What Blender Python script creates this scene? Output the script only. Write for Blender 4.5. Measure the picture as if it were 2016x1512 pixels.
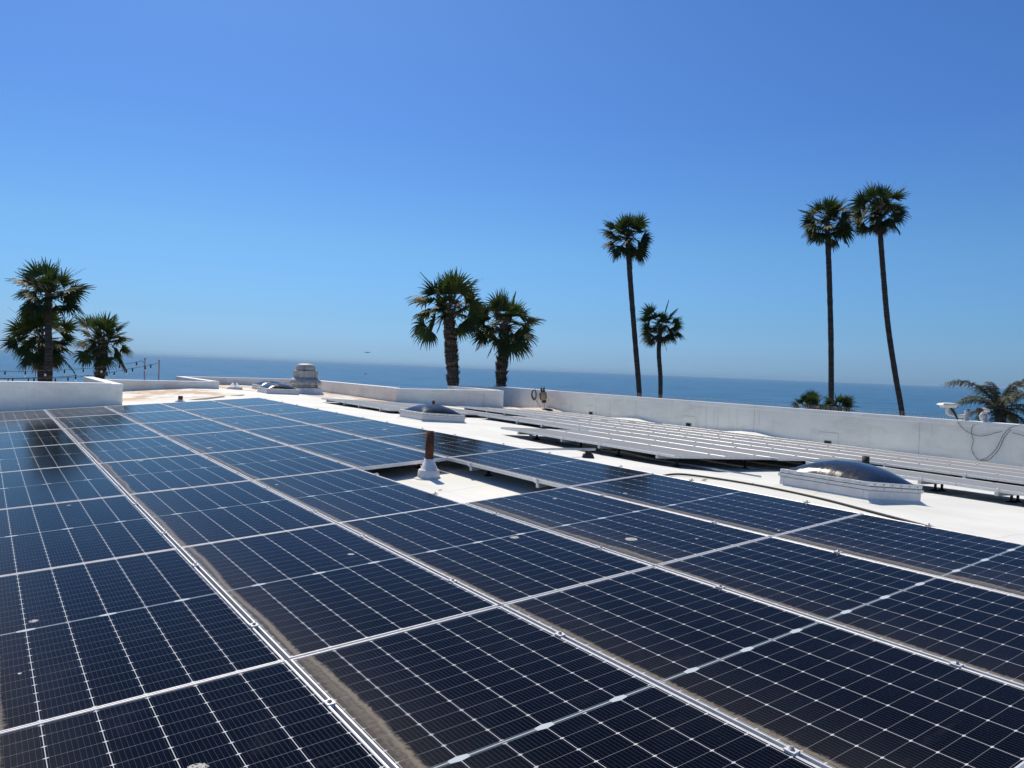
import bpy, bmesh, math, random
from mathutils import Vector, Matrix
C = bpy.context
for o in list(bpy.data.objects): bpy.data.objects.remove(o)
SC = C.scene
col = SC.collection
R = math.radians

# ------------------------------------------------------------------ camera
CZ = 6.6                                   # eye height above the lawn
FPX = 1501.45
AR = Vector((0.9992747, 0.0007370, 0.0380733))     # camera right
AD = Vector((0.0380805, -0.0193409, -0.9990875))   # camera down
AF = Vector((0.0, 0.9998127, -0.0193550))          # camera forward
cd = bpy.data.cameras.new('camera'); cam = bpy.data.objects.new('camera', cd); col.objects.link(cam)
cd.sensor_width = 36; cd.lens = 36 * FPX / 2016; cd.clip_start = .05; cd.clip_end = 200000
cam.matrix_world = Matrix(((AR.x, -AD.x, -AF.x, 0), (AR.y, -AD.y, -AF.y, 0), (AR.z, -AD.z, -AF.z, CZ), (0, 0, 0, 1)))
SC.camera = cam

# ------------------------------------------------------------------ sky, sun, exposure
SUN_EL, SUN_AZ = R(52), R(-24)             # azimuth measured from +Y, negative = to the left
w = bpy.data.worlds.new('World'); SC.world = w; w.use_nodes = True
nt = w.node_tree; bg = nt.nodes['Background']
sky = nt.nodes.new('ShaderNodeTexSky'); sky.sky_type = 'NISHITA'; sky.sun_disc = False
sky.sun_elevation = SUN_EL; sky.sun_rotation = SUN_AZ
sky.altitude = 0; sky.air_density = 1.0; sky.dust_density = 0.7; sky.ozone_density = 3.0
# sky tint: its red and green are a little deeper than the standard atmosphere, its low band bluer
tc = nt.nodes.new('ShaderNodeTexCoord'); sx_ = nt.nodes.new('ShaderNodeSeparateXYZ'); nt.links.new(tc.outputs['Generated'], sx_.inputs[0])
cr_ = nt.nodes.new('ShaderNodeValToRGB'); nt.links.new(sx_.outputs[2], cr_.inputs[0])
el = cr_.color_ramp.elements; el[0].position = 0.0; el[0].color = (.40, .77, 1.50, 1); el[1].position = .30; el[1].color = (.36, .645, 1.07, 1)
for p_, c_ in ((.02, (.38, .67, 1.28, 1)), (.06, (.37, .65, 1.07, 1)), (.15, (.41, .72, 1.03, 1)), (.55, (.37, .66, 1.07, 1)), (.72, (.72, .92, 1.18, 1)), (1.0, (.90, 1.05, 1.25, 1))):  # upper stops brightened beyond a real sky, out of frame, to light shaded walls
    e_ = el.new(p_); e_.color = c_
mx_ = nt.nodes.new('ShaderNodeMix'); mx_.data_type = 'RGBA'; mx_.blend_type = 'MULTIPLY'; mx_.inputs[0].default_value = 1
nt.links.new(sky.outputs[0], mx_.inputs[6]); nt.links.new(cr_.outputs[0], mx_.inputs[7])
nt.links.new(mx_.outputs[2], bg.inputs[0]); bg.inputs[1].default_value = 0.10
sl = bpy.data.lights.new('sun', 'SUN'); so = bpy.data.objects.new('sun', sl); col.objects.link(so)
sl.energy = 4.6; sl.angle = R(.53); sl.color = (1, .89, .74)
sd = Vector((math.sin(SUN_AZ) * math.cos(SUN_EL), math.cos(SUN_AZ) * math.cos(SUN_EL), math.sin(SUN_EL)))
so.rotation_euler = sd.to_track_quat('Z', 'Y').to_euler(); so.location = (0, 0, 60)
SC.view_settings.view_transform = 'Standard'; SC.view_settings.look = 'None'
SC.view_settings.exposure = 0.0; SC.view_settings.gamma = 1
SC.render.engine = 'CYCLES'
SC.cycles.max_bounces = 8; SC.cycles.transparent_max_bounces = 8

# ------------------------------------------------------------------ frames of reference
EU = Vector((.8203, .5719, 0)); EV = Vector((-.5719, .8203, 0))    # across / along the roof
def W(u, v, z): return Vector((EU.x*u+EV.x*v, EU.y*u+EV.y*v, z+CZ))
def A1z(u, v): return -1.2308 + .0662*(u-1.05) + .0047*v
def A2z(u, v): return -1.5137 - .046*(u-16.023) + .00775*v
def hump(v): return max(0, 1-((v-8.4)/3.6)**2)
def gap2(v): return .10 + .06*min(1, max(0, (12.2-v)/4.2)) + .05*hump(v)
def roofz(u, v):
    c54 = A1z(5.4, v) - .165; R84 = A2z(8.4, v) - gap2(v); dr = .062+.085*hump(v)
    if u <= 5.4: z = A1z(u, v) - .165
    elif u <= 6.4: z = c54
    elif u <= 7.4: z = c54 - dr*(u-6.4)
    elif u <= 8.4: t = u-7.4; z = (c54-dr)*(1-t) + R84*t
    else: z = A2z(u, v) - gap2(v)
    if u > 14.8 and v < 22.5:
        h = math.cos((v-8.75)/4.45*2*math.pi)*.5+.5
        z += .125*(h**3)*min(1, (u-14.8)/2.2)
    return z
def pray(x, y): return AR*((x-1008)/FPX) + AD*((y-756)/FPX) + AF
def at(x, y, d):                            # a point seen along one direction, d metres ahead
    r = pray(x, y); p = r*(d/r.y); return Vector((p.x, p.y, p.z+CZ))

# ------------------------------------------------------------------ tags, objects
def tag(o, label=None, cat=None, group=None, kind=None):
    if label: o['label'] = label
    if cat: o['category'] = cat
    if group: o['group'] = group
    if kind: o['kind'] = kind
    return o
def empty(name, loc=(0, 0, 0), mat=None):
    o = bpy.data.objects.new(name, None); col.objects.link(o); o.empty_display_size = .1
    if mat is not None: o.matrix_world = mat
    else: o.location = loc
    return o
def copy_tree(o, parent=None):
    c = o.copy(); col.objects.link(c)
    if parent:
        c.parent = parent
    for ch in o.children: copy_tree(ch, c)
    return c

class MB:
    """collects shapes for ONE mesh"""
    def __init__(s): s.v = []; s.f = []; s.m = []; s.sm = []
    def quad(s, pts, m=0, smooth=False):
        n = len(s.v); s.v += [tuple(p) for p in pts]; s.f.append(tuple(range(n, n+len(pts)))); s.m.append(m); s.sm.append(smooth)
    def box(s, a, b, m=0, X=None):
        (x0, y0, z0), (x1, y1, z1) = a, b
        p = [Vector(q) for q in ((x0,y0,z0),(x1,y0,z0),(x1,y1,z0),(x0,y1,z0),(x0,y0,z1),(x1,y0,z1),(x1,y1,z1),(x0,y1,z1))]
        if X is not None: p = [X(q) if callable(X) else X @ q for q in p]
        n = len(s.v); s.v += [tuple(q) for q in p]
        for f in ((0,3,2,1),(4,5,6,7),(0,1,5,4),(1,2,6,5),(2,3,7,6),(3,0,4,7)):
            s.f.append(tuple(n+i for i in f)); s.m.append(m); s.sm.append(False)
    def tube(s, pts, rad, n=8, m=0, caps=True, smooth=True):
        pts = [Vector(p) for p in pts]
        if not isinstance(rad, (list, tuple)): rad = [rad]*len(pts)
        base = len(s.v); pu = None
        for i, p in enumerate(pts):
            d = (pts[min(i+1, len(pts)-1)] - pts[max(i-1, 0)]).normalized()
            if pu is None: pu = d.orthogonal().normalized()
            pu = (pu - d*pu.dot(d)).normalized(); q = d.cross(pu)
            for k in range(n):
                a = 2*math.pi*k/n
                s.v.append(tuple(p + (pu*math.cos(a)+q*math.sin(a))*rad[i]))
        for i in range(len(pts)-1):
            for k in range(n):
                a = base+i*n+k; b = base+i*n+(k+1) % n
                s.f.append((a, b, b+n, a+n)); s.m.append(m); s.sm.append(smooth)
        if caps:
            s.f.append(tuple(base+k for k in reversed(range(n)))); s.m.append(m); s.sm.append(False)
            e = base+(len(pts)-1)*n
            s.f.append(tuple(e+k for k in range(n))); s.m.append(m); s.sm.append(False)
    def lathe(s, prof, n=24, m=0, X=None, smooth=True, sx=1, sy=1, sq=0):
        """prof: (r, z) list; sq>0 pushes the section towards a rounded square"""
        base = len(s.v)
        for r, z in prof:
            for k in range(n):
                a = 2*math.pi*(k+.5)/n; c, d = math.cos(a), math.sin(a)
                if sq:
                    e = 2/(2+sq*8); c = math.copysign(abs(c)**e, c); d = math.copysign(abs(d)**e, d)
                q = Vector((r*c*sx, r*d*sy, z))
                if X is not None: q = X(q) if callable(X) else X @ q
                s.v.append(tuple(q))
        for i in range(len(prof)-1):
            for k in range(n):
                a = base+i*n+k; b = base+i*n+(k+1) % n
                s.f.append((a, b, b+n, a+n)); s.m.append(m); s.sm.append(smooth)
        s.f.append(tuple(base+k for k in reversed(range(n)))); s.m.append(m); s.sm.append(False)
        e = base+(len(prof)-1)*n
        s.f.append(tuple(e+k for k in range(n))); s.m.append(m); s.sm.append(False)
    def build(s, name, mats, parent=None, bevel=0):
        me = bpy.data.meshes.new(name); me.from_pydata(s.v, [], s.f)
        if not isinstance(mats, (list, tuple)): mats = [mats]
        for m in mats: me.materials.append(m)
        me.polygons.foreach_set('material_index', s.m); me.polygons.foreach_set('use_smooth', s.sm)
        me.update()
        o = bpy.data.objects.new(name, me); col.objects.link(o)
        if parent: o.parent = parent
        if bevel:
            b = o.modifiers.new('bevel', 'BEVEL'); b.width = bevel; b.segments = 2; b.limit_method = 'ANGLE'; b.angle_limit = R(40)
        return o

# ------------------------------------------------------------------ materials
class G:
    """tiny shader maths helper"""
    def __init__(s, name):
        s.mat = bpy.data.materials.new(name); s.mat.use_nodes = True
        s.t = s.mat.node_tree; s.b = s.t.nodes['Principled BSDF']; s.out = s.t.nodes['Material Output']
    def put(s, sock, x):
        if hasattr(x, 'links') or isinstance(x, bpy.types.NodeSocket): s.t.links.new(x, sock)
        else: sock.default_value = x
    def m(s, op, a, b=None, c=None, clamp=False):
        n = s.t.nodes.new('ShaderNodeMath'); n.operation = op; n.use_clamp = clamp
        s.put(n.inputs[0], a)
        if b is not None: s.put(n.inputs[1], b)
        if c is not None: s.put(n.inputs[2], c)
        return n.outputs[0]
    def coord(s, kind='Object'):
        return s.t.nodes.new('ShaderNodeTexCoord').outputs[kind]
    def pos(s): return s.t.nodes.new('ShaderNodeNewGeometry').outputs['Position']
    def sep(s, v):
        n = s.t.nodes.new('ShaderNodeSeparateXYZ'); s.t.links.new(v, n.inputs[0]); return n.outputs
    def comb(s, x, y, z):
        n = s.t.nodes.new('ShaderNodeCombineXYZ'); s.put(n.inputs[0], x); s.put(n.inputs[1], y); s.put(n.inputs[2], z); return n.outputs[0]
    def mapping(s, v, scale=(1, 1, 1), loc=(0, 0, 0), rot=(0, 0, 0)):
        n = s.t.nodes.new('ShaderNodeMapping'); s.t.links.new(v, n.inputs[0])
        n.inputs['Scale'].default_value = scale; s.put(n.inputs['Location'], loc); n.inputs['Rotation'].default_value = rot
        return n.outputs[0]
    def noise(s, v, scale, detail=4, rough=.55, dist=0):
        n = s.t.nodes.new('ShaderNodeTexNoise'); s.t.links.new(v, n.inputs['Vector'])
        n.inputs['Scale'].default_value = scale; n.inputs['Detail'].default_value = detail
        n.inputs['Roughness'].default_value = rough; n.inputs['Distortion'].default_value = dist
        return n.outputs['Fac']
    def ramp(s, f, a, b, lo=0., hi=1.):
        n = s.t.nodes.new('ShaderNodeMapRange'); s.put(n.inputs[0], f); n.inputs[1].default_value = a; n.inputs[2].default_value = b
        n.inputs[3].default_value = lo; n.inputs[4].default_value = hi; n.interpolation_type = 'SMOOTHSTEP'
        return n.outputs[0]
    def mix(s, f, a, b):
        n = s.t.nodes.new('ShaderNodeMix'); n.data_type = 'RGBA'; s.put(n.inputs[0], f)
        for k, x in ((6, a), (7, b)):
            if isinstance(x, tuple): n.inputs[k].default_value = (*x, 1)
            else: s.t.links.new(x, n.inputs[k])
        return n.outputs[2]
    def bump(s, h, strength=.3, dist=.02):
        n = s.t.nodes.new('ShaderNodeBump'); s.t.links.new(h, n.inputs['Height'])
        n.inputs['Strength'].default_value = strength; n.inputs['Distance'].default_value = dist
        s.t.links.new(n.outputs[0], s.b.inputs['Normal'])
    def set(s, **k):
        for a, x in k.items():
            n = {'color': 'Base Color', 'rough': 'Roughness', 'metal': 'Metallic', 'ior': 'IOR', 'spec': 'Specular IOR Level',
                 'sheen': 'Sheen Weight', 'sheenr': 'Sheen Roughness', 'sheent': 'Sheen Tint', 'trans': 'Transmission Weight', 'sub': 'Subsurface Weight'}[a]
            if isinstance(x, tuple): x = (*x, 1)
            s.put(s.b.inputs[n], x)
        return s

def simple(name, c, rough=.6, metal=0., var=.15, scale=8, bump=0., coordk='Object'):
    g = G(name); v = g.coord(coordk) if coordk != 'World' else g.pos(); n = g.noise(v, scale, 5)
    dark = tuple(x*(1-var) for x in c); lite = tuple(min(1, x*(1+var)) for x in c)
    g.set(color=g.mix(g.ramp(n, .3, .7), dark, lite), rough=rough, metal=metal)
    if bump: g.bump(n, bump, .01)
    return g.mat

def mat_roof():
    g = G('white_roof_membrane'); p = g.pos(); s = g.sep(p)
    u = g.m('ADD', g.m('MULTIPLY', s[0], EU.x), g.m('MULTIPLY', s[1], EU.y))
    v = g.m('ADD', g.m('MULTIPLY', s[0], EV.x), g.m('MULTIPLY', s[1], EV.y))
    uv = g.comb(u, v, 0)
    n1 = g.noise(uv, .8, 6); n2 = g.noise(uv, 9, 6); streak = g.noise(g.mapping(uv, (7, .7, 1)), 1, 5)
    c = g.mix(g.ramp(n1, .35, .7), (.67, .68, .625), (.755, .765, .705))
    c = g.mix(g.m('MULTIPLY', g.ramp(streak, .50, .72), .35), c, (.52, .51, .48))
    c = g.mix(g.m('MULTIPLY', g.ramp(n2, .62, .75), .3), c, (.5, .48, .44))
    # welded seams every 1.9 m
    fr = g.m('ABSOLUTE', g.m('SUBTRACT', g.m('FRACT', g.m('DIVIDE', g.m('ADD', v, .35), 1.9)), .5))
    wob = g.m('MULTIPLY', g.noise(uv, 2, 3), .006)
    seam = g.m('LESS_THAN', g.m('SUBTRACT', fr, wob), .0005)
    c = g.mix(g.m('MULTIPLY', seam, .45), c, (.42, .41, .39))
    # rust and algae stains on the far, ponding part of the roof
    st = g.ramp(g.noise(g.mapping(uv, (1.0, .55, 1)), 1.1, 8, .65), .42, .56)
    far = g.ramp(v, 20.3, 22.0)
    away = g.ramp(g.m('ABSOLUTE', g.m('SUBTRACT', u, 7.2)), .9, 2.0)
    inn = g.ramp(v, 24.9, 25.9)
    k = g.m('MULTIPLY', st, g.m('MULTIPLY', far, g.m('MAXIMUM', away, inn)))
    c = g.mix(g.m('MULTIPLY', k, .85), c, g.mix(g.ramp(n2, .35, .65), (.50, .33, .17), (.36, .20, .09)))
    g.set(color=c, rough=.75); g.bump(g.m('ADD', n2, g.m('MULTIPLY', n1, 3)), .25, .01)
    return g.mat

def mat_stucco():
    g = G('white_painted_parapet'); p = g.pos(); s = g.sep(p)
    n1 = g.noise(p, 1.4, 6); n2 = g.noise(p, 14, 5)
    drip = g.noise(g.mapping(p, (7, 7, .7)), 1, 5, .6)
    c = g.mix(g.ramp(n1, .3, .72), (.82, .81, .72), (.90, .885, .79))
    c = g.mix(g.m('MULTIPLY', g.ramp(g.noise(g.mapping(p, (1, 1, 2.2)), .9, 7, .65), .5, .62), .35), c, (.62, .60, .54))
    c = g.mix(g.m('MULTIPLY', g.ramp(drip, .55, .78), .30), c, (.40, .39, .37))
    c = g.mix(g.m('MULTIPLY', g.ramp(n2, .62, .8), .25), c, (.42, .41, .38))
    g.set(color=c, rough=.8); g.bump(g.m('ADD', n2, n1), .25, .01)
    return g.mat

def mat_panel(name='solar_cell_glass', heavy=0.):
    g = G(name); o = g.coord('Object'); s = g.sep(o); x, y = s[0], s[1]
    rnd = g.t.nodes.new('ShaderNodeObjectInfo').outputs['Random']
    off = g.m('MULTIPLY', rnd, 57.0)
    oc = g.comb(g.m('ADD', x, off), g.m('ADD', y, g.m('MULTIPLY', rnd, 23.)), off)
    cw, ch = .1665, .0838
    def linedist(t, size):
        q = g.m('DIVIDE', t, size); return g.m('MULTIPLY', g.m('ABSOLUTE', g.m('SUBTRACT', q, g.m('ROUND', q))), size)
    dx = linedist(g.m('SUBTRACT', x, .0155), cw)
    up = g.m('GREATER_THAN', y, 1.0325)
    ys = g.m('SUBTRACT', g.m('SUBTRACT', y, .017), g.m('MULTIPLY', up, 1.0256))
    dy = linedist(ys, ch)
    lx = g.m('LESS_THAN', dx, .0012); ly = g.m('LESS_THAN', dy, .0008)
    dia = g.m('LESS_THAN', g.m('ADD', dx, g.m('MULTIPLY', dy, 2.0)), .0105)
    bus = g.m('LESS_THAN', linedist(g.m('SUBTRACT', x, .0155+cw/20), cw/10), .00035)
    # mid strip with its three pads
    dm = g.m('ABSOLUTE', g.m('SUBTRACT', y, 1.0328))
    mid = g.m('LESS_THAN', dm, .0085); core = g.m('LESS_THAN', dm, .0022)
    q = g.m('DIVIDE', g.m('SUBTRACT', x, .0155+cw), cw*2)
    px = g.m('MULTIPLY', g.m('ABSOLUTE', g.m('SUBTRACT', q, g.m('ROUND', q))), cw*2)
    pad = g.m('MULTIPLY', g.m('LESS_THAN', px, .036), g.m('LESS_THAN', g.m('ADD', dm, g.m('MULTIPLY', px, .18)), .0155))
    tone = g.m('ADD', .8, g.m('MULTIPLY', g.noise(g.mapping(oc, (6, 12, 1)), 1, 1), .5))
    tone = g.m('ADD', tone, g.m('MULTIPLY', g.m('SUBTRACT', g.m('FRACT', g.m('MULTIPLY', rnd, 3.7)), .5), .3))
    cell = g.mix(g.ramp(tone, .80, 1.25), (.0012, .0016, .004), (.0022, .0032, .008))
    c = g.mix(g.m('MULTIPLY', bus, .38), cell, (.20, .22, .25))
    c = g.mix(g.m('MULTIPLY', ly, .42), c, (.42, .45, .48))
    c = g.mix(g.m('MULTIPLY', g.m('MAXIMUM', lx, dia), .9), c, (.62, .65, .66))
    c = g.mix(mid, c, (.05, .075, .095))
    c = g.mix(g.m('MAXIMUM', pad, core), c, (.50, .57, .60))
    # dust: thick band along the low edge, thin film elsewhere
    n1 = g.noise(oc, 3.0, 7, .6); n2 = g.noise(oc, 60, 5, .6); n3 = g.noise(g.mapping(oc, (2, 9, 1)), 1.2, 6, .65)
    bw = g.m('MULTIPLY', g.m('ADD', .45, g.m('MULTIPLY', rnd, .8)), g.m('ADD', .020, g.m('MULTIPLY', g.noise(oc, 1.6, 4), .085)))
    bw = g.m('ADD', bw, g.m('MULTIPLY', g.m('SUBTRACT', n2, .5), .035))
    n = g.t.nodes.new('ShaderNodeMapRange'); n.interpolation_type = 'SMOOTHSTEP'
    g.put(n.inputs[0], g.m('SUBTRACT', x, bw)); n.inputs[1].default_value = -.030; n.inputs[2].default_value = .022
    n.inputs[3].default_value = 1; n.inputs[4].default_value = 0
    band = g.m('MULTIPLY', n.outputs[0], g.m('MULTIPLY', g.m('ADD', .35, g.m('MULTIPLY', n2, .6)), g.ramp(x, 0., .07, .26, .60)))
    rim = g.ramp(g.m('ABSOLUTE', g.m('SUBTRACT', x, bw)), .0, .026, .52, 0.)
    film = g.m('ADD', g.ramp(x, 0., .50, .036, .0006), g.m('MULTIPLY', g.ramp(n1, .52, .80), .020))
    film = g.m('ADD', film, g.m('MULTIPLY', g.ramp(n3, .60, .8), .03))
    film = g.m('ADD', film, g.m('MULTIPLY', g.ramp(n2, .60, .8), .02))
    film = g.m('MULTIPLY', film, g.m('ADD', .4, g.m('MULTIPLY', g.m('FRACT', g.m('MULTIPLY', rnd, 7.31)), 1.5)))
    film = g.m('ADD', film, heavy)
    dust = g.m('MAXIMUM', g.m('MAXIMUM', band, rim), film, clamp=True)
    dcol = g.mix(g.ramp(x, .08, .25), g.mix(n2, (.28, .24, .18), (.42, .37, .29)), (.27, .28, .29))
    c = g.mix(dust, c, dcol if heavy == 0 else g.mix(n2, (.46, .44, .375), (.52, .49, .42)))
    # bird droppings
    vo = g.t.nodes.new('ShaderNodeTexVoronoi'); vo.inputs['Scale'].default_value = 3.0
    wob = g.comb(g.m('ADD', g.m('ADD', x, off), g.m('MULTIPLY', g.noise(oc, 38, 3), .030)),
                 g.m('ADD', g.m('ADD', y, g.m('MULTIPLY', rnd, 23.)), g.m('MULTIPLY', g.noise(g.mapping(oc, loc=(5, 5, 5)), 38, 3), .030)), 0)
    g.t.links.new(wob, vo.inputs['Vector'])
    cs = g.sep(vo.outputs['Color'])
    sp = g.m('MULTIPLY', g.m('LESS_THAN', vo.outputs['Distance'], g.m('ADD', .032, g.m('MULTIPLY', g.m('POWER', cs[1], 3.), .105))), g.m('GREATER_THAN', cs[0], .66))
    sp = g.m('MULTIPLY', sp, g.ramp(g.noise(oc, 130, 3), .36, .5))
    c = g.mix(g.m('MULTIPLY', sp, .75), c, (.62, .62, .58))
    g.set(color=c, rough=g.m('ADD', .11, g.m('MULTIPLY', g.m('MAXIMUM', dust, sp), .6)), ior=1.105,
          sheen=g.m('ADD', .008+heavy*.2, g.m('MULTIPLY', dust, .4)), sheenr=.35, sheent=(.95, .92, .88))
    g.bump(g.m('ADD', g.noise(oc, 4, 3), g.m('MULTIPLY', n2, .05)), .03, .004)
    return g.mat

def mat_water():
    g = G('sea_water'); p = g.pos()
    a = g.noise(g.mapping(p, (.010, .035, 1), rot=(0, 0, .25)), 1, 9, .62); b = g.noise(g.mapping(p, (.08, .25, 1), rot=(0, 0, .2)), 1, 8, .65)
    w_ = g.noise(g.mapping(p, (.0005, .004, 1)), 1, 5)
    c = g.mix(g.ramp(w_, .3, .7), (.008, .050, .112), (.016, .078, .155))
    c = g.mix(g.m('MULTIPLY', g.ramp(a, .44, .58), .85), c, (.055, .160, .250))
    c = g.mix(g.m('MULTIPLY', g.ramp(b, .52, .66), .5), c, (.060, .165, .255))
    g.set(color=c, rough=.25, ior=1.33, spec=.10)
    g.bump(g.m('ADD', g.m('MULTIPLY', a, 2.), b), .6, 1.2)
    return g.mat

def mat_ground():
    g = G('coastal_lawn'); p = g.pos(); n1 = g.noise(p, .15, 6); n2 = g.noise(p, 5, 6)
    c = g.mix(g.ramp(n1, .35, .65), (.10, .10, .04), (.18, .15, .09))
    g.set(color=g.mix(g.m('MULTIPLY', n2, .5), c, (.05, .07, .02)), rough=.9); g.bump(n2, .5, .05)
    return g.mat

def mat_bark(name, c1, c2):
    g = G(name); o = g.coord('Object'); ring = g.noise(g.mapping(o, (2, 2, 14)), 1, 5, .6); n = g.noise(o, 22, 5)
    g.set(color=g.mix(g.ramp(ring, .35, .65), c1, c2), rough=.9); g.bump(g.m('ADD', ring, n), .8, .03)
    return g.mat
def mat_leaf(name, c1, c2):
    g = G(name); o = g.coord('Object'); n = g.noise(o, 1.6, 4); n2 = g.noise(o, 9, 3)
    cc = g.mix(g.ramp(g.m('ADD', g.m('MULTIPLY', n, .6), g.m('MULTIPLY', n2, .4)), .38, .62), c1, c2)
    g.set(color=cc, rough=.6, spec=.3)
    tr = g.t.nodes.new('ShaderNodeBsdfTranslucent'); g.t.links.new(cc, tr.inputs[0])
    ms = g.t.nodes.new('ShaderNodeMixShader'); ms.inputs[0].default_value = .28
    g.t.links.new(g.b.outputs[0], ms.inputs[1]); g.t.links.new(tr.outputs[0], ms.inputs[2]); g.t.links.new(ms.outputs[0], g.out.inputs['Surface'])
    return g.mat
def mat_rust():
    g = G('rusty_iron'); o = g.coord('Object'); n = g.noise(g.mapping(o, (1, 1, .35)), 22, 7, .7)
    c = g.mix(g.ramp(n, .35, .55), (.040, .012, .007), (.11, .034, .014))
    c = g.mix(g.ramp(n, .62, .70), c, (.40, .20, .08))
    g.set(color=c, rough=.85); g.bump(n, .5, .005); return g.mat
def mat_galv():
    g = G('weathered_fan_metal'); o = g.coord('Object'); st = g.noise(g.mapping(o, (16, 16, 1.2)), 1, 5, .65); n = g.noise(o, 6, 6)
    c = g.mix(g.ramp(n, .3, .7), (.40, .39, .36), (.52, .51, .47))
    c = g.mix(g.m('MULTIPLY', g.ramp(st, .46, .66), .8), c, (.13, .12, .10))
    g.set(color=c, rough=.6, metal=.15); g.bump(n, .2, .01); return g.mat
def mat_dome():
    g = G('smoked_acrylic'); o = g.coord('Object'); n = g.noise(g.mapping(o, (3, 9, 3)), 3, 7, .65)
    g.set(color=g.mix(g.ramp(n, .35, .75), (.015, .017, .021), (.034, .035, .039)), rough=g.ramp(n, .4, .7, .12, .26), ior=1.49)
    return g.mat
def mat_curb():
    g = G('painted_curb_metal'); o = g.coord('Object'); n = g.noise(o, 9, 7, .65); st = g.noise(g.mapping(o, (12, 12, 2)), 1, 4)
    c = g.mix(g.ramp(n, .4, .62), (.74, .73, .70), (.68, .67, .64))
    c = g.mix(g.m('MULTIPLY', g.ramp(st, .60, .75), .25), c, (.36, .30, .22))
    g.set(color=c, rough=.55); g.bump(n, .2, .005); return g.mat

M = dict(
    roof=mat_roof(), wall=mat_stucco(), cell=mat_panel(), cell2=mat_panel('dusty_cell_glass', .58), water=mat_water(), ground=mat_ground(),
    frame=simple('anodised_aluminium', (.72, .725, .715), .42, .25, .08, 30),
    rail=simple('rail_aluminium', (.50, .52, .54), .45, .5, .1, 20),
    back=simple('panel_backsheet', (.05, .05, .055), .6),
    steel=simple('bolt_steel', (.45, .44, .42), .4, .8, .2, 60),
    coping=simple('bright_coping', (.84, .835, .79), .7, 0, .06, 3, .1, 'World'),
    dark=simple('painted_dark_gap', (.015, .015, .016), .8),
    black=simple('black_rubber', (.018, .018, .019), .65, 0, .3, 20),
    white=simple('white_boot', (.74, .73, .70), .6, 0, .1, 14, .1),
    rust=mat_rust(), galv=mat_galv(), dome=mat_dome(), curb=mat_curb(),
    strip=simple('mill_aluminium_strip', (.72, .71, .67), .4, .3, .15, 14),
    bark=mat_bark('palm_bark', (.030, .024, .020), (.085, .068, .055)),
    bark2=mat_bark('slim_palm_bark', (.045, .037, .031), (.11, .09, .075)),
    stub=mat_bark('leaf_base_stubs', (.04, .028, .020), (.22, .17, .13)),
    leaf=mat_leaf('palm_leaf', (.022, .037, .010), (.05, .078, .018)),
    leafy=mat_leaf('young_palm_leaf', (.05, .09, .018), (.09, .14, .028)),
    dead=mat_leaf('dead_palm_leaf', (.10, .075, .045), (.17, .13, .085)),
    feather=mat_leaf('feather_leaf', (.060, .072, .050), (.125, .135, .105)),
    post=simple('grey_post', (.42, .41, .40), .6, 0, .1, 6),
    cream=simple('cream_plastic', (.72, .70, .62), .5, 0, .08, 10),
    grey=simple('grey_housing', (.42, .42, .41), .5, 0, .15, 12),
    owlb=simple('owl_brown', (.035, .026, .020), .7, 0, .4, 30),
    owlf=simple('owl_breast', (.30, .25, .16), .75, 0, .35, 40),
    gull=simple('bird_grey', (.12, .12, .12), .7), hull=simple('boat_hull', (.03, .035, .05), .5),
    red=simple('brown_lens', (.12, .04, .025), .4),
)
g = G('lamp_glass'); g.set(color=(.95, .95, .92), rough=.12, ior=1.45, trans=.35); M['bulb'] = g.mat

# ------------------------------------------------------------------ sea, ground
mb = MB(); S = 60000
mb.quad([(-S, 30, -24), (S, 30, -24), (S, S, -24), (-S, S, -24)])
tag(mb.build('sea', M['water']), kind='structure')
mb = MB()
def gx(i): return -300+i*12.
rng = random.Random(4)
edge = [74+6*math.sin(i*.7)+rng.uniform(-2, 2) for i in range(51)]
for i in range(50):
    x0, x1 = gx(i), gx(i+1)
    for (ya, yb, za, zb) in ((-400, 0, 0, 0), (0, 40, 0, 0), (40, None, 0, -.4)):
        a0 = ya; b0 = edge[i] if yb is None else yb; b1 = edge[i+1] if yb is None else yb
        mb.quad([(x0, a0, za), (x1, a0, za), (x1, b1, zb), (x0, b0, zb)])
    mb.quad([(x0, edge[i], -.4), (x1, edge[i+1], -.4), (x1, edge[i+1]+11, -26), (x0, edge[i]+11, -26)])
tag(mb.build('ground', M['ground']), kind='structure')

# ------------------------------------------------------------------ building: roof deck + parapets
bld = empty('building', (0, 0, 0))
tag(bld, 'flat roofed white building with low parapets and a faintly ridged membrane roof', 'building')
UN, VN = -4.5, -7.0
def inside(u, v):
    if u < 2.76: return v < 20
    if u < 6.3: return v < 25.5
    if u < 11: return v < 30.6
    if u < 15.2: return v < 22.3
    return v < 25.6
us = sorted(set([UN, 2.76, 5.4, 6.3, 6.4, 7.4, 8.4, 11, 15.2, 17.2] + [round(UN+.5*i, 3) for i in range(1, 43)]))
us = [u for u in us if u <= 17.2]
vs = sorted(set([VN, 20, 22.3, 25.5, 25.6, 30.6] + [round(VN+.5*i, 3) for i in range(1, 75)]))
me = bpy.data.meshes.new('roof_deck'); bm = bmesh.new(); vc = {}
rr = random.Random(8)
def rv(u, v):
    k = (u, v)
    if k not in vc: vc[k] = bm.verts.new(W(u, v, roofz(u, v) + .004*math.sin(u*2.1+v*.7)+.004*math.sin(v*1.7-u)+rr.uniform(-.002, .002)))
    return vc[k]
for i in range(len(us)-1):
    for j in range(len(vs)-1):
        if inside((us[i]+us[i+1])/2, (vs[j]+vs[j+1])/2):
            f = bm.faces.new((rv(us[i], vs[j]), rv(us[i+1], vs[j]), rv(us[i+1], vs[j+1]), rv(us[i], vs[j+1]))); f.smooth = True
bm.to_mesh(me); me.materials.append(M['roof'])
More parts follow.
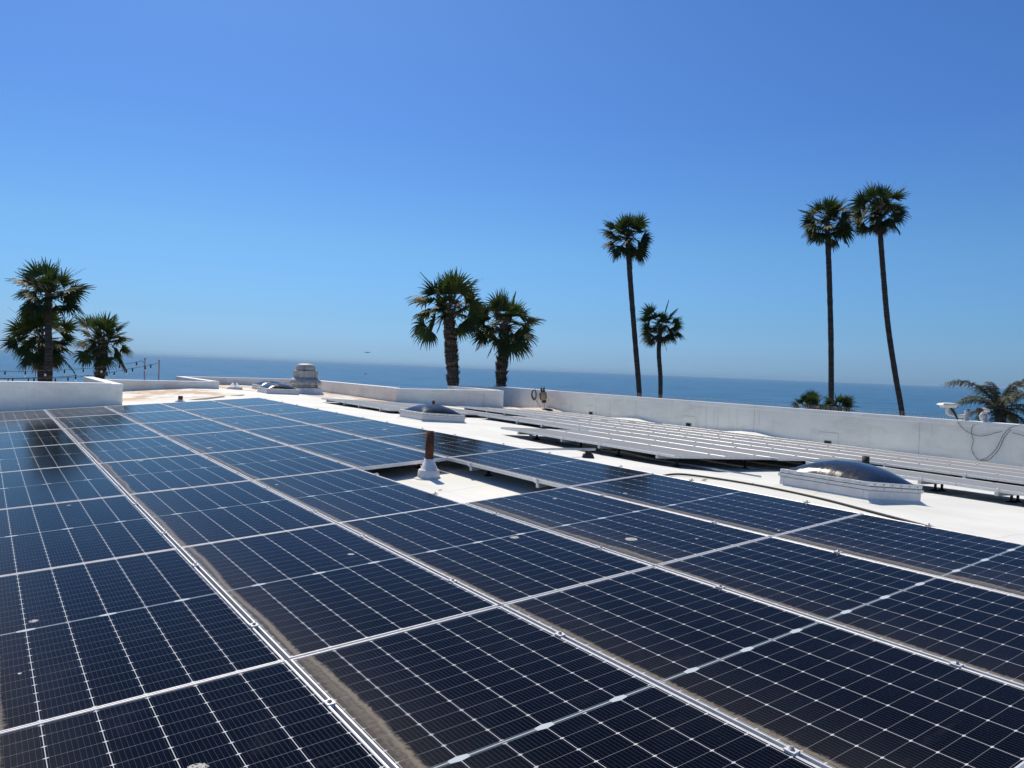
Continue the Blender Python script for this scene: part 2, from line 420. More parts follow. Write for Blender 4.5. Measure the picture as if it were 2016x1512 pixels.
deck = bpy.data.objects.new('roof_deck', me); col.objects.link(deck); deck.parent = bld

def wall(u0, v0, u1, v1, zt, th=.25, side=1, lab=None, zt1=None, e0=0., e1=0.):
    """inner face runs (u0,v0)->(u1,v1); thickness goes to the outside; body down to the ground, cap on top.
       e0/e1: extra length at the ends so that outer corners close"""
    zt1 = zt if zt1 is None else zt1
    d = Vector((u1-u0, v1-v0)).normalized(); n = Vector((-d.y, d.x))*side*th
    A = Vector((u0, v0))-d*e0; B = Vector((u1, v1))+d*e1
    def X(q):                       # q: x along 0..1, y across 0..1, z: fraction flag handled below
        P = A+(B-A)*q.x+n*q.y; return W(P.x, P.y, q.z+(zt1-zt)*q.x if q.z > -5 else q.z)
    L = (B-A).length
    m1 = MB(); ns = max(1, int(L/1.5))
    m1.box((0, 0, -CZ-.2), (1, 1, zt-.10), 0, X)
    wl = m1.build('parapet_wall', M['wall'], bld)
    if lab: wl['label'] = lab
    m2 = MB(); o = .008/th
    m2.box((-.008/L if e0 == 0 else 0, -o, zt-.10), (1+(.008/L if e1 == 0 else 0), 1+o, zt), 0, X)
    m2.build('coping', M['coping'], wl, .008)
    return wl
T = .25
wI = wall(UN, 20, 2.76-T, 20, -.685, side=1, lab='low parapet stretch beside the nearest left palms')
wH = wall(2.76, 20, 2.76, 25.5, -.70, side=1, e1=T)
wG = wall(2.76, 25.5, 6.3-T, 25.5, -.765, side=1)
wF = wall(6.3, 25.5, 6.3, 30.6, -.745, side=1, e1=T)
wE = wall(6.3, 30.6, 11+T, 30.6, -.74, side=1)
wD = wall(11, 30.6, 11, 22.3+T, -.74, side=1)
wB = wall(11, 22.3, 15.2, 22.3, -.765, side=1)
wS = wall(15.2, 22.3+T, 15.2, 25.6, -.752, side=1)
wC = wall(15.2-T, 25.6, 17.2, 25.6, -.735, side=1, e1=T)
wR = wall(17.2, 25.6, 17.2, VN, -.725, side=1, lab='long parapet with scupper openings on the ocean side')
wall(17.2+T, VN, UN-T, VN, -.9, side=1)
wall(UN, VN, UN, 20+T, -.9, side=1)
# scuppers: a flashing plate with a rimmed black block, coloured as the opening's shade
for v in (6.4, 10.93, 15.45, 19.85, 2.0):
    z = roofz(17.2, v)
    def X(q): return W(17.2-q.x, v+q.y, z+q.z)
    m1 = MB(); m1.box((0, -.26, .02), (.014, .26, .36), 0, X)
    pl = m1.build('scupper_plate', M['wall'], wR, .003)
    m2 = MB()
    for a, b in (((.0, -.10, .055), (.03, .10, .065)), ((.0, -.10, .155), (.03, .10, .165)), ((.0, -.10, .065), (.03, -.09, .155)), ((.0, .09, .065), (.03, .10, .155))):
        m2.box(a, b, 0, X)
    m2.box((.0, -.09, .065), (.017, .09, .155), 1, X)
    m2.build('scupper_opening', [M['steel'], M['dark']], wR)
for v in (8.72, 13.15, 17.7, 20.95, 4.3):
    mb = MB(); mb.box((0, -.003, -1.75), (.0035, .003, -.84), 0, lambda q: W(17.2-q.x, v+q.y, q.z))
    mb.build('wall_joint', M['grey'], wR)
for u in (12.2, 13.6, 14.35):
    mb = MB(); mb.box((-.012, 0, -1.7), (.012, .004, -.875), 0, lambda q: W(u+q.x, 22.3-q.y, q.z))
    mb.build('wall_joint', M['wall'], wB)

# ------------------------------------------------------------------ solar arrays
PW, PL, FH = 1.033, 2.069, .035
def make_panel(cm, gd, l=.0095, PW=PW, PL=PL):
    root = empty('solar_panel')
    f = MB(); i_ = l-.003
    rings = [[(a, a, z), (PW-a, a, z), (PW-a, PL-a, z), (a, PL-a, z)] for a, z in ((0, -FH), (0, -.0012), (.0012, 0), (i_, 0), (l, -gd), (l, -FH))]
    for k in range(len(rings)):
        A_, B_ = rings[k], rings[(k+1) % len(rings)]
        for q in range(4): f.quad([A_[q], A_[(q+1) % 4], B_[(q+1) % 4], B_[q]])
    f.build('frame', M['frame'], root)
    gl = MB(); gl.box((l, l, -.010), (PW-l, PL-l, -gd))
    gl.m = [1, 0, 0, 0, 0, 0]
    gl.build('cell_sheet', [M[cm], M['back']], root)
    return root
protos = {'near': make_panel('cell', .0025), 'far': make_panel('cell2', .0021, .0070, 1.036, 2.085)}; used = set()
def place(mat, label, group, kind='near'):
    o = protos[kind] if kind not in used else copy_tree(protos[kind])
    used.add(kind)
    o.matrix_world = mat; tag(o, label, 'solar panel', group); return o
def frame_matrix(x, y, z, p):
    return Matrix(((x.x, y.x, z.x, p.x), (x.y, y.y, z.y, p.y), (x.z, y.z, z.z, p.z), (0, 0, 0, 1)))
O1 = Vector((-9.20472538, 15.03671064, -1.14764615+CZ))
a1 = Vector((0.81871288, 0.57039627, 0.06600991)); b1 = Vector((0.57189258, -0.82031497, -0.00471472))
n1 = a1.cross(-b1).normalized(); P1, Q1 = 1.05, 2.08131
ords = ['first', 'second', 'third', 'fourth', 'fifth', 'sixth', 'seventh', 'eighth', 'ninth', 'tenth']
colname = {3: 'column beside the white walkway', 2: 'column holding the rusty pipe gap', 1: 'third column from the walkway',
           0: 'fourth column from the walkway', -1: 'leftmost column in view', -2: 'column beyond the left edge'}
jr = random.Random(3)
for i in range(-1, 4):
    for j in range(8):
        if (i, j) == (2, 5): continue
        p = O1 + a1*(P1*i+.010) + b1*(Q1*(j+1)-.008) + n1*jr.uniform(-.002, .002)
        lab = 'dark blue solar panel, %s from the far end, %s' % (ords[j], colname[i])
        if i == 2 and j > 5: lab = 'dark blue solar panel, %s on the near side of the rusty pipe gap' % ords[j-6]
        place(frame_matrix(a1, -b1, n1, p), lab, 'solar panels of the near array')
def rail(P0, d, n, L, clamps, feet, roofdrop, label, group, h=.045, endc=True):
    """beam from P0 along d; n up; clamp stations and feet as distances along it"""
    y = n.cross(d)
    r = empty('mounting_rail', mat=frame_matrix(d, y, n, P0)); tag(r, label, 'rail', group)
    m1 = MB(); m1.box((0, -.02, -h-FH-.001), (L, .02, -FH-.001)); m1.build('beam', M['rail'], r)
    for c_ in clamps:
        m2 = MB()
        m2.box((c_-.0085, -.02, -FH), (c_+.0085, .02, .0005)); m2.box((c_-.016, -.02, .0008), (c_+.016, .02, .0045))
        cl = m2.build('clamp', M['frame'], r)
        m3 = MB(); m3.lathe([(.009, 0), (.009, .003), (.0065, .003), (.0065, .010)], 10, 0, Matrix.Translation((c_, 0, .0047)))
        m3.build('bolt', M['steel'], cl)
    for c_ in feet:
        dz = roofdrop(c_)
        m4 = MB(); m4.box((c_-.02, .0205, -FH-.05), (c_+.02, .026, dz+.02)) if False else None
        m4.box((c_-.012, -.012, dz+.012), (c_+.012, .012, -h-FH-.002)); m4.lathe([(.065, dz-.02), (.065, dz+.004), (.035, dz+.010), (.02, dz+.02)], 16, 0, Matrix.Translation((c_, 0, 0)))
        m4.build('foot', M['black'], r)
    return r
for j in range(8):
    for q, fy in enumerate((.46, 1.62)):
        segs = [(-1, 4)] if j != 5 else [(-1, 2), (3, 4)]
        for (s0, s1) in segs:
            o_ = .03 if s0 != 3 else -.012
            base = O1 + a1*(P1*s0-o_) + b1*(Q1*(j+1)-fy)
            L = P1*(s1-s0)+.03+o_
            cl = [o_+P1*k for k in range(0 if s0 >= 0 else 1, s1-s0+1)]
            cl[-1] = L-.03+.002
            ft = [.22+1.3*k for k in range(int((L-.3)/1.3)+1)]
            w_ = 'short ' if s0 == 3 else ''
            rail(base, a1, n1, L, cl, ft, lambda c_: -.165,
                 '%srail under the %s panels from the far end, %s one%s' % (w_, ords[j], ('nearer', 'farther')[q], ' right of pipe gap' if s0 == 3 else ''),
                 'mounting rails of the near array')
# far array, sloping down to the ocean side
x2 = (-EU + Vector((0, 0, .046))).normalized(); y2 = (-EV + Vector((0, 0, -.00775))).normalized()
y2 = (y2-x2*y2.dot(x2)).normalized(); n2 = x2.cross(y2); x2 = x2.normalized()
V0, Q2, P2, UA = 7.0, 2.10, 1.045, 16.023
lay = []
for r in range(4):
    for j in range(-2, 6): lay.append((r, r, j))
for r in (4, 5):
    for j in range(0, 4): lay.append((r, r, j))
for r in (6, 7):
    for j in (0, 1): lay.append((r, r, j))
for r in (5.1, 6.1, 7.1):
    for j in (4, 5): lay.append((r, int(r), j))
lay.append((4.87, 4, -1)); lay.append((4.87, 4, -2))
def vj(j, r):
    v = V0+Q2*j
    if r in (6, 7): v += .12
    if j >= 4: v += .25
    if r == 4.87: v -= .35
    return v
cnt = {}
for (r, rn, j) in lay:
    key = r; far = 5-j
    u = UA-r*P2-.003; v = vj(j, r)+2.082
    p = W(u, v, A2z(u, v)) + n2*jr.uniform(-.0008, .0008)
    place_ = 'the %s row from the long parapet' % ords[int(r)] if r not in (5.1, 6.1, 7.1, 4.87) else ('the short %s row of the far left block' % ords[int(r)-5] if r != 4.87 else 'the detached row behind the nearest skylight')
    if r in (6, 7): lab = 'grey dusty panel, %s one from the left in the stepped %s row before the walkway' % (ords[1-j], ('inner', 'front')[int(r)-6])
    elif r == 4.87: lab = 'grey dusty panel in %s, %s one' % (place_, ('left', 'right')[-1-j])
    elif r in (5.1, 6.1, 7.1): lab = 'grey dusty panel in %s, %s one' % (place_, ('right', 'left')[j-4])
    else:
        k = 5-j if r < 4 else 3-j
        lab = 'grey dusty panel, %s from the left in %s' % (ords[k], place_)
    place(frame_matrix(x2, y2, n2, p), lab, 'solar panels of the far array', 'far')
ri = 0
for j in range(-2, 6):
    for q, fy in enumerate((.42, 1.62)):
        runs = [(0, 4)]
        if 0 <= j <= 3: runs = [(0, 6)]
        if 0 <= j <= 1: runs = [(0, 8)]
        if j >= 4: runs = [(0, 4), (5.1, 8.1)]
        if j < 0: runs = [(0, 4), (4.87, 5.87)]
        for (k0, k1) in runs:
            v = vj(j, k0 if k0 in (5.1, 4.87) else k0)+fy
            u0 = UA-k0*P2+.02; L = (k1-k0)*P2+.05
            P0 = W(u0, v, A2z(u0, v))
            cl = [.022+P2*m_ for m_ in range(1, int(round(k1-k0)))] + [L-.030]
            ft = [.5+1.5*m_ for m_ in range(int((L-.6)/1.5)+1)] + [L-.42]
            ri += 1
            ctx = '' if k0 == 0 else (', far left block' if j >= 4 else ', detached row')
            rail(P0, x2, n2, L, cl, ft, lambda c_, u0=u0, v=v: min(-.09, roofz(u0-c_, v)-A2z(u0-c_, v)),
                 'far array rail, %s of panel file %s from the left%s' % (('near one', 'far one')[q], ords[5-j], ctx), 'mounting rails of the far array', .04)

def on_roof(x, y, lift=.012):
    r = pray(x, y); lo, hi = 1., 60.
    for _ in range(60):
        mid_ = (lo+hi)/2; p = r*mid_; u = p.x*EU.x+p.y*EU.y; v = p.x*EV.x+p.y*EV.y
        if p.z > roofz(u, v)+lift: lo = mid_
        else: hi = mid_
    p = r*lo; return Vector((p.x, p.y, p.z+CZ))
# ------------------------------------------------------------------ skylights
def uv_of(p): return p.x*EU.x+p.y*EU.y, p.x*EV.x+p.y*EV.y
def skylight(u0, v0, du, dv, label, hi=.17, domeh=.165):
    p00 = W(u0, v0, roofz(u0, v0)); p10 = W(u0+du, v0, roofz(u0+du, v0)); p01 = W(u0, v0+dv, roofz(u0, v0+dv))
    x = (p10-p00).normalized(); y = (p01-p00).normalized(); z = x.cross(y).normalized(); y = z.cross(x)
    t = empty('skylight', mat=frame_matrix(x, y, z, p00)); tag(t, label, 'skylight', 'domed skylights')
    def ring(m_, o, i_, z0, z1, mi=0):
        m_.box((-o, -o, z0), (du+o, i_, z1), mi); m_.box((-o, dv-i_, z0), (du+o, dv+o, z1), mi)
        m_.box((-o, i_, z0), (i_, dv-i_, z1), mi); m_.box((du-i_, i_, z0), (du+o, dv-i_, z1), mi)
    c_ = MB(); ring(c_, 0, .05, -.08, hi*.60); c_.build('curb', M['curb'], t, .006)
    s_ = MB()
    # membrane skirt flaring on to the roof
    o = .06
    for (a, b, c0, d0) in (((0, 0), (du, 0), (du+o, -o), (-o, -o)), ((du, 0), (du, dv), (du+o, dv+o), (du+o, -o)), ((du, dv), (0, dv), (-o, dv+o), (du+o, dv+o)), ((0, dv), (0, 0), (-o, -o), (-o, dv+o))):
        s_.quad([(a[0], a[1], .035), (d0[0], d0[1], -.004), (c0[0], c0[1], -.004), (b[0], b[1], .035)], 0)
    s_.build('skirt', M['roof'], t)
    f_ = MB(); ring(f_, .006, .04, hi*.60, hi*.615, 1); ring(f_, .014, .04, hi*.615, hi*.775); ring(f_, .004, .04, hi*.775, hi*.80, 1); f_.build('lower_flange', [M['curb'], M['dark']], t)
    g_ = MB(); ring(g_, .004, .045, hi*.80, hi); gg = g_.build('retainer_frame', M['strip'], t, .006)
    b_ = MB()
    for k in range(6):
        q = (k+.6)/6.2
        b_.lathe([(.008, 0), (.008, .004), (.004, .007)], 8, 0, Matrix.Translation((du*q, -.0045, hi*.9)) @ Matrix.Rotation(R(90), 4, 'X'))
        b_.lathe([(.008, 0), (.008, .004), (.004, .007)], 8, 0, Matrix.Translation((-.0045, dv*q, hi*.9)) @ Matrix.Rotation(R(-90), 4, 'Y'))
        if k % 2: b_.lathe([(.008, 0), (.008, .004), (.004, .007)], 8, 0, Matrix.Translation((-.0125, dv*q, hi*.7)) @ Matrix.Rotation(R(-90), 4, 'Y'))
        if k % 2: b_.lathe([(.008, 0), (.008, .004), (.004, .007)], 8, 0, Matrix.Translation((du*q, -.0125, hi*.7)) @ Matrix.Rotation(R(90), 4, 'X'))
    b_.build('screws', M['steel'], gg)
    d_ = MB(); N = 24; m0 = .03
    def dp(i, k):
        X_, Y_ = 2*i/N-1, 2*k/N-1
        return Vector((m0+(du-2*m0)*i/N, m0+(dv-2*m0)*k/N, hi-.004+domeh*(max(0, (1-abs(X_)**2.3)*(1-abs(Y_)**2.3))**.70)))
    base = 0
    for i in range(N+1):
        for k in range(N+1): d_.v.append(tuple(dp(i, k)))
    for i in range(N):
        for k in range(N):
            a = i*(N+1)+k; d_.f.append((a, a+N+1, a+N+2, a+1)); d_.m.append(0); d_.sm.append(True)
    d_.build('dome', M['dome'], t)
    return t
skylight(*uv_of(on_roof(1707, 989, 0)), .98, .96, 'big dark domed skylight on a white curb beside the near solar panels', .19, .168)
skylight(*uv_of(on_roof(831, 829.5, 0)), .98, 1.0, 'dark domed skylight on a white curb halfway along the walkway')
skylight(*uv_of(on_roof(525, 775.5, 0)), 1.0, .98, 'grey domed skylight directly in front of the mushroom roof fan')
skylight(*uv_of(on_roof(512, 768, 0)), 1.0, .98, 'farthest grey domed skylight, half hidden behind another skylight')

# ------------------------------------------------------------------ roof fan
def roof_fan(u, v):
    z = roofz(u, v); B_ = frame_matrix(EU, EV, Vector((0, 0, 1)), W(u, v, z))
    B_ = B_ @ Matrix.Rotation(R(14), 4, 'Z') @ Matrix.Scale(1.14, 4)
    t = empty('roof_fan', mat=B_); tag(t, 'weathered mushroom shaped exhaust fan on a square white curb', 'roof fan')
    k = 0.985
    m_ = MB(); m_.lathe([(.47*k, -.08), (.44*k, -.02), (.40*k, .05), (.395*k, .17), (.40*k, .185)], 28, 0, None, True, sq=1.2); m_.build('curb', M['white'], t)
    m_ = MB(); m_.lathe([(.34, .186), (.34, .285)], 28, 0); m_.build('neck', M['galv'], t)
    m_ = MB()
    for a in range(4):
        x_, y_ = .36*math.cos(R(45+90*a)), .36*math.sin(R(45+90*a)); m_.box((x_-.012, y_-.012, .186), (x_+.012, y_+.012, .30))
    m_.build('support_post', M['steel'], t)
    m_ = MB(); m_.lathe([(.30, .272), (.455, .275), (.475, .29), (.475, .33), (.455, .39), (.41, .44), (.35, .472), (.30, .482)], 36, 0); m_.build('wind_band', M['galv'], t)
    m_ = MB(); m_.lathe([(.325, .483), (.325, .68), (.315, .69), (.29, .692)], 24, 0, None, False, sq=.10); m_.build('housing', M['galv'], t, .006)
    m_ = MB(); m_.lathe([(.275, .693), (.285, .73), (.28, .80), (.25, .855), (.19, .885), (.10, .895), (.01, .897)], 28, 0); m_.build('motor_cap', M['galv'], t)
roof_fan(9.03, 25.2)

# ------------------------------------------------------------------ pipes through the roof
def vent_pipe(u, v, name, label, r, h, hb, tall=False, mp='rust'):
    z = roofz(u, v); t = empty(name, W(u, v, z)); tag(t, label, 'vent pipe', None if tall else 'short vent stubs')
    if tall:
        m_ = MB(); m_.lathe([(.118, -.03), (.118, .005), (.112, .085), (.100, .095), (.085, .10), (.082, .125), (.072, .13), (.069, .155), (.058, .160), (.054, .200), (.048, .205)], 32, 0)
        m_.build('boot', M['white'], t)
        m_ = MB(); m_.lathe([(.16, -.02), (.155, .004), (.12, .012)], 28, 0); m_.build('flashing', M['roof'], t)
    else:
        m_ = MB(); m_.lathe([(r*2.3, -.03), (r*2.2, .008), (r*1.35, hb*.5), (r*1.2, hb)], 20, 0); m_.build('boot', M['white'], t)
    m_ = MB(); n = 24; hb0 = .205 if tall else hb
    prof = [(r, hb0-.01), (r, h), (r*.86, h), (r*.86, h-.06)]
    m_.lathe(prof, n, 0); m_.build('pipe', M[mp], t)
    return t
vent_pipe(3.88, 7.03, 'vent_pipe', 'tall rusty vent pipe in a white boot inside the gap of missing panel', .044, .495, .2, True)
vent_pipe(4.05, 20.05, 'vent_stub', 'short rusty vent stub just behind the far end of the near array', .055, .135, .05)
vent_pipe(*uv_of(on_roof(853, 802, 0)), 'vent_stub', 'tiny brown vent stub showing above the middle skylight dome', .045, .20, .05)
vent_pipe(11.33, 6.55, 'vent_stub', 'short black vent stub on the gap behind the nearest skylight dome', .055, .30, .10, mp='black')
# conical cap at the far corner
t = empty('roof_jack', W(6.95, 26.1, roofz(6.95, 26.1))); tag(t, 'small white conical roof jack beside the far left parapet corner', 'roof jack')
m_ = MB(); m_.lathe([(.26, -.03), (.25, .06), (.17, .09), (.09, .20), (.07, .21)], 20, 0); m_.build('cone', M['white'], t)
m_ = MB(); m_.lathe([(.035, .2), (.035, .30)], 12, 0); m_.build('pipe', M['grey'], t)

# ------------------------------------------------------------------ conduits and cables on the roof
def smooth_path(pts, n=8):
    out = []; P = [pts[0]]+list(pts)+[pts[-1]]
    for i in range(1, len(P)-2):
        for k in range(n):
            t = k/n; a, b, c, d = P[i-1], P[i], P[i+1], P[i+2]
            out.append(.5*((2*b)+(c-a)*t+(2*a-5*b+4*c-d)*t*t+(3*b-a-3*c+d)*t**3))
    out.append(pts[-1]); return out
pts = [on_roof(x, y) for x, y in ((1302, 937), (1339, 933.5), (1410, 942), (1516, 960), (1622, 983), (1703, 1004), (1806, 1031), (1900, 1056), (2040, 1095))]
m_ = MB(); m_.tube(smooth_path(pts), .011, 8); tag(m_.build('roof_cable', M['black']), 'thick black cable running along the walkway past the nearest skylight', 'cable')
t = empty('conduit_run', W(6.30, 7.30, roofz(6.30, 7.30))); tag(t, 'straight grey conduit crossing the walkway on a black rubber block', 'conduit')
m_ = MB(); c0 = on_roof(1028, 884, .10) - t.location; c1 = on_roof(1172, 884.5, .10) - t.location
m_.tube([c0, c1], .014, 10); m_.build('pipe', M['rail'], t)
m_ = MB(); m_.lathe([(.10, -.01), (.075, .045), (.05, .05), (.05, .088)], 4, 0, None, False, sx=1.1, sy=.9); m_.build('support_block', M['black'], t, .004)
for k, (pa, pb, lab) in enumerate((((8.3, 6.2), (8.1, 11.0), 'thin pale conduit lying in shadow under the stepped front panels'), 
                                   ((3.2, 8.0), (5.0, 7.55), 'pale conduit in the shade behind the tall rusty pipe'), ((8.0, 15.8), (7.9, 19.6), 'thin pale conduit in shadow under the far left block of panels'))):
    m_ = MB(); P = [Vector((pa[0]+(pb[0]-pa[0])*s, pa[1]+(pb[1]-pa[1])*s)) for s in (0, .5, 1)]
    m_.tube([W(q.x, q.y, roofz(q.x, q.y)+.03) for q in P], .011, 8); tag(m_.build('conduit', M['rail']), lab, 'conduit', 'conduits under the arrays')

mb = MB(); L_ = [on_roof(x, y, .003) for x, y in ((372, 787), (400, 783.5), (440, 779), (482, 776.5), (478, 779), (440, 782), (405, 786))]  # flat tapering dark grey strip laid on the roof
mb.quad(L_); mb.quad([p-Vector((0, 0, .003)) for p in reversed(L_)])
tag(mb.build('dark_strip', simple('dark_grey_strip', (.13, .12, .11), .8)), 'long tapering dark grey strip on the roof behind the near array', 'sealant strip')
for x, y, sc, lab in ((1386, 945.5, 1.2, 'small dark leaf scrap on the walkway beside the black cable'), (1481, 952, .6, 'tiny dark speck of debris on the walkway below the nearest skylight'), (866, 965, .7, 'small grey flake lying in the gap by the rusty pipe')):
    p = on_roof(x, y, .002); t_ = MB(); t_.quad([p+Vector(q)*sc for q in ((-.03, 0, 0), (.0, -.02, .004), (.035, .004, .012), (.005, .022, .006))]); t_.quad([p+Vector(q)*sc for q in ((-.03, 0, 0), (.005, .022, .004), (.035, .004, .010), (.0, -.02, .002))])
    tag(t_.build('debris', M['owlb']), lab, 'debris')

# ------------------------------------------------------------------ palms
def add_frond(mb, base, d, Lp, Rb, rng, droop, mi, spread=115, nseg=22, twist=None, pm=2):
    d = d.normalized(); up = Vector((0, 0, 1))
    # petiole, bending under its own weight
    p = base.copy(); dd = d.copy(); path = [p.copy()]
    for k in range(4):
        p = p+dd*(Lp/4); dd = (dd+Vector((0, 0, -droop*.10))).normalized(); path.append(p.copy())
    mb.tube(path, [.022*Rb+.008]*2+[.012*Rb+.006]*3, 4, pm, False)
    s = dd.cross(up)
    s = s.normalized() if s.length > .05 else Vector((math.cos(rng.uniform(0, 6.3)), math.sin(rng.uniform(0, 6.3)), 0))
    s = (Matrix.Rotation(rng.uniform(-.9, .9) if twist is None else twist, 3, dd) @ s).normalized(); nn = s.cross(dd).normalized()
    for k in range(nseg):
        th = R(-spread+2*spread*k/(nseg-1)+rng.uniform(-3, 3))
        dr = (dd*math.cos(th)+s*math.sin(th)).normalized()
        L = Rb*(.62+.38*math.cos(th*.75))*rng.uniform(.85, 1.1)
        wd = Rb*.050*rng.uniform(.8, 1.2); side = (nn.cross(dr)).normalized()
        fold = nn*((k % 2)-.5)*.5*wd
        pts = []; q = path[-1].copy(); e = dr.copy(); steps = 4
        for j in range(steps+1):
            pts.append(q.copy()); q = q+e*(L/steps)
            e = (e+Vector((0, 0, -1))*(droop*(.10+.20*j))*rng.uniform(.6, 1.4)+nn*.05).normalized()
        ws = [wd*.35, wd, wd*.95, wd*.5, 0.004]
        for j in range(steps):
            a, b = pts[j], pts[j+1]
            mb.quad([a-side*ws[j]+fold, a+side*ws[j]-fold, b+side*ws[j+1]-fold*.5, b-side*ws[j+1]+fold*.5], mi)
def fan_palm(path, r0, r1, crad, label, seed, shaggy=False, nf=44, group='fan palms along the bluff', skirt=6, low=-55, crown_h=None, swell=0):
    """path: trunk points from the ground to the crown heart"""
    rng = random.Random(seed); base = path[0]
    t = empty('palm_tree', base); tag(t, label, 'palm tree', group)
    loc = smooth_path([p-base for p in path], 10); n = len(loc)
    tr = MB(); rad = []
    for i in range(n):
        f = i/(n-1); q = r0+(r1-r0)*f
        q *= 1+.035*math.sin(i*2.4)+rng.uniform(-.03, .03)
        if f > .96-.0*swell: q *= 1+swell
        rad.append(q)
    tr.tube(loc, rad, 14, 0)
    top = loc[-1]; ln = sum((loc[i+1]-loc[i]).length for i in range(n-1))
    k0 = int(n*.25) if shaggy else int(n*.93)
    cnt = 420 if shaggy else 60
    for c_ in range(cnt):
        i = rng.uniform(k0, n-1.01); j = int(i); p = loc[j].lerp(loc[j+1], i-j); a = rng.uniform(0, 6.283)
        o = Vector((math.cos(a), math.sin(a), 0)); rr_ = rad[j]*.92; s_ = Vector((-o.y, o.x, 0)); L = rng.uniform(.06, .13)*(1.8 if shaggy else 1)
        b0 = p+o*rr_; tip = b0+o*L*.55+Vector((0, 0, L*rng.uniform(.4, 1.1))); wd = rng.uniform(.022, .045)
        lo = b0-Vector((0, 0, .05))
        tr.quad([lo-s_*wd, lo+s_*wd, tip+s_*wd*.35, tip-s_*wd*.35], 1); tr.quad([lo-s_*wd+o*.02, tip-s_*wd*.3+o*.01, b0+Vector((0, 0, .03))], 1)
    tr.build('trunk', [M['bark'] if shaggy else M['bark2'], M['stub']], t)
    cr = MB(); ga = 2.39996
    for k in range(nf):
        f = (k+.5)/nf
        # uniform over the sphere from straight up down to 'low'
        z1 = math.sin(R(low)); sz = 1-(1-z1)*f**(1.12 if shaggy else .98); el_ = math.asin(max(-1, min(1, sz)))+R(rng.uniform(-8, 8)); az = ga*k+rng.uniform(-.4, .4)
        d = Vector((math.cos(az)*math.cos(el_), math.sin(az)*math.cos(el_), math.sin(el_)))
        sc = rng.uniform(.84, 1.14)
        h0 = top+Vector((0, 0, (.10-.28*f)*crad*.6))
        mi = 1 if f < .18 else 0
        if f > .88 and rng.random() < .35: mi = 3
        pl_ = rng.uniform(.42, .60) if f > .12 else rng.uniform(.30, .45)
        add_frond(cr, h0, d, crad*pl_*sc, crad*rng.uniform(.40, .50)*sc, rng, .12+1.0*f, mi, rng.uniform(72, 108), 20, rng.uniform(-1.2, 1.2))
    for k in range(nf//3):                     # short inner fronds close the heart
        az = rng.uniform(0, 6.28); el_ = R(rng.uniform(-30, 75)); d = Vector((math.cos(az)*math.cos(el_), math.sin(az)*math.cos(el_), math.sin(el_)))
        add_frond(cr, top, d, crad*rng.uniform(.12, .30), crad*rng.uniform(.28, .40), rng, .6, 0, 95, 16)
    for k in range(skirt):                     # dead fronds folded against the trunk
        az = rng.uniform(0, 6.28); el = R(rng.uniform(-80, -62))
        d = Vector((math.cos(az)*math.cos(el), math.sin(az)*math.cos(el), math.sin(el)))
        add_frond(cr, top-Vector((0, 0, .12*crad)), d, crad*.3, crad*.42, rng, 1.2, 3, 70, 14)
    for k in range(4):                         # thin flower stalks
        az = rng.uniform(0, 6.28); d = Vector((math.cos(az)*.8, math.sin(az)*.8, .9)).normalized(); p = top.copy(); path_ = [p]
        for j in range(6): p = p+d*crad*.19; d = (d+Vector((0, 0, -.05))).normalized(); path_.append(p)
        cr.tube(path_, [.014, .012, .011, .009, .007, .005, .004], 4, 2, False)
    cr.build('crown', [M['leaf'], M['leafy'], M['stub'], M['dead']], t)
    return t
def down(p, q, z=0.0):                         # continue a trunk line down to the lawn
    k = (z-p.z)/(q.z-p.z); r = p+(q-p)*k; r.x = p.x+(r.x-p.x)*.6; r.y = p.y; r.z = z; return r
def palm(px, D, r0, r1, cradpx, label, seed, **k):
    P = [at(x, y, D) for x, y in px]; P = [down(P[0], P[1])]+P
    return fan_palm(P, r0, r1, cradpx*D/FPX, label, seed, **k)
palm([(95, 748), (96, 690), (95, 630), (97, 580)], 35, .20, .12, 76, 'leftmost tall palm whose crown stands above a lower crown', 11, nf=34, low=-30, skirt=0)
palm([(87, 748), (86, 715), (83, 668)], 36.5, .33, .19, 76, 'lower palm with drooping crown right behind the leftmost tall palm', 12, nf=36, low=-55, skirt=3)
palm([(196, 752), (199, 715), (203, 672)], 34, .21, .17, 66, 'short palm right of the leftmost pair, above the string lights', 13, shaggy=True, nf=32, low=-42, skirt=1)
palm([(892, 760), (889, 700), (886, 660), (884, 608)], 33, .27, .21, 86, 'thick shaggy palm, left one of the central pair', 14, shaggy=True, nf=34, low=-30, skirt=0)
palm([(986, 762), (989, 710), (995, 642)], 34, .24, .19, 77, 'shorter shaggy palm, right one of the central pair', 15, shaggy=True, nf=34, low=-40, skirt=1)
palm([(1259, 782), (1251, 680), (1243, 580), (1238, 510), (1236, 468)], 56, .19, .19, 58, 'tall slim leaning palm left of a much smaller palm', 16, nf=40, low=-50, skirt=3, swell=.15)
palm([(1300, 783), (1300, 740), (1297, 690), (1301, 642)], 52, .15, .15, 50, 'small slim palm between the tall leaning palm and the right pair', 17, nf=32, low=-45, skirt=2, swell=.3)
palm([(1636, 810), (1636, 680), (1633, 560), (1630, 480), (1627, 435)], 56, .20, .19, 62, 'tall straight slim palm, left one of the right hand pair', 18, nf=40, low=-48, skirt=3, swell=.1)
palm([(1777, 823), (1763, 740), (1748, 640), (1739, 540), (1733, 460), (1730, 415)], 56, .20, .18, 62, 'tall curved slim palm, the rightmost of the tall palms', 19, nf=40, low=-45, skirt=3, swell=.1)
palm([(1596, 830), (1595, 806)], 40, .16, .16, 40, 'low palm top peeping over the parapet, left of the straight trunk', 20, nf=24, low=8, skirt=0)
palm([(1652, 832), (1650, 806)], 40.5, .16, .16, 38, 'low palm top peeping over the parapet, behind the straight trunk', 21, nf=24, low=8, skirt=0)

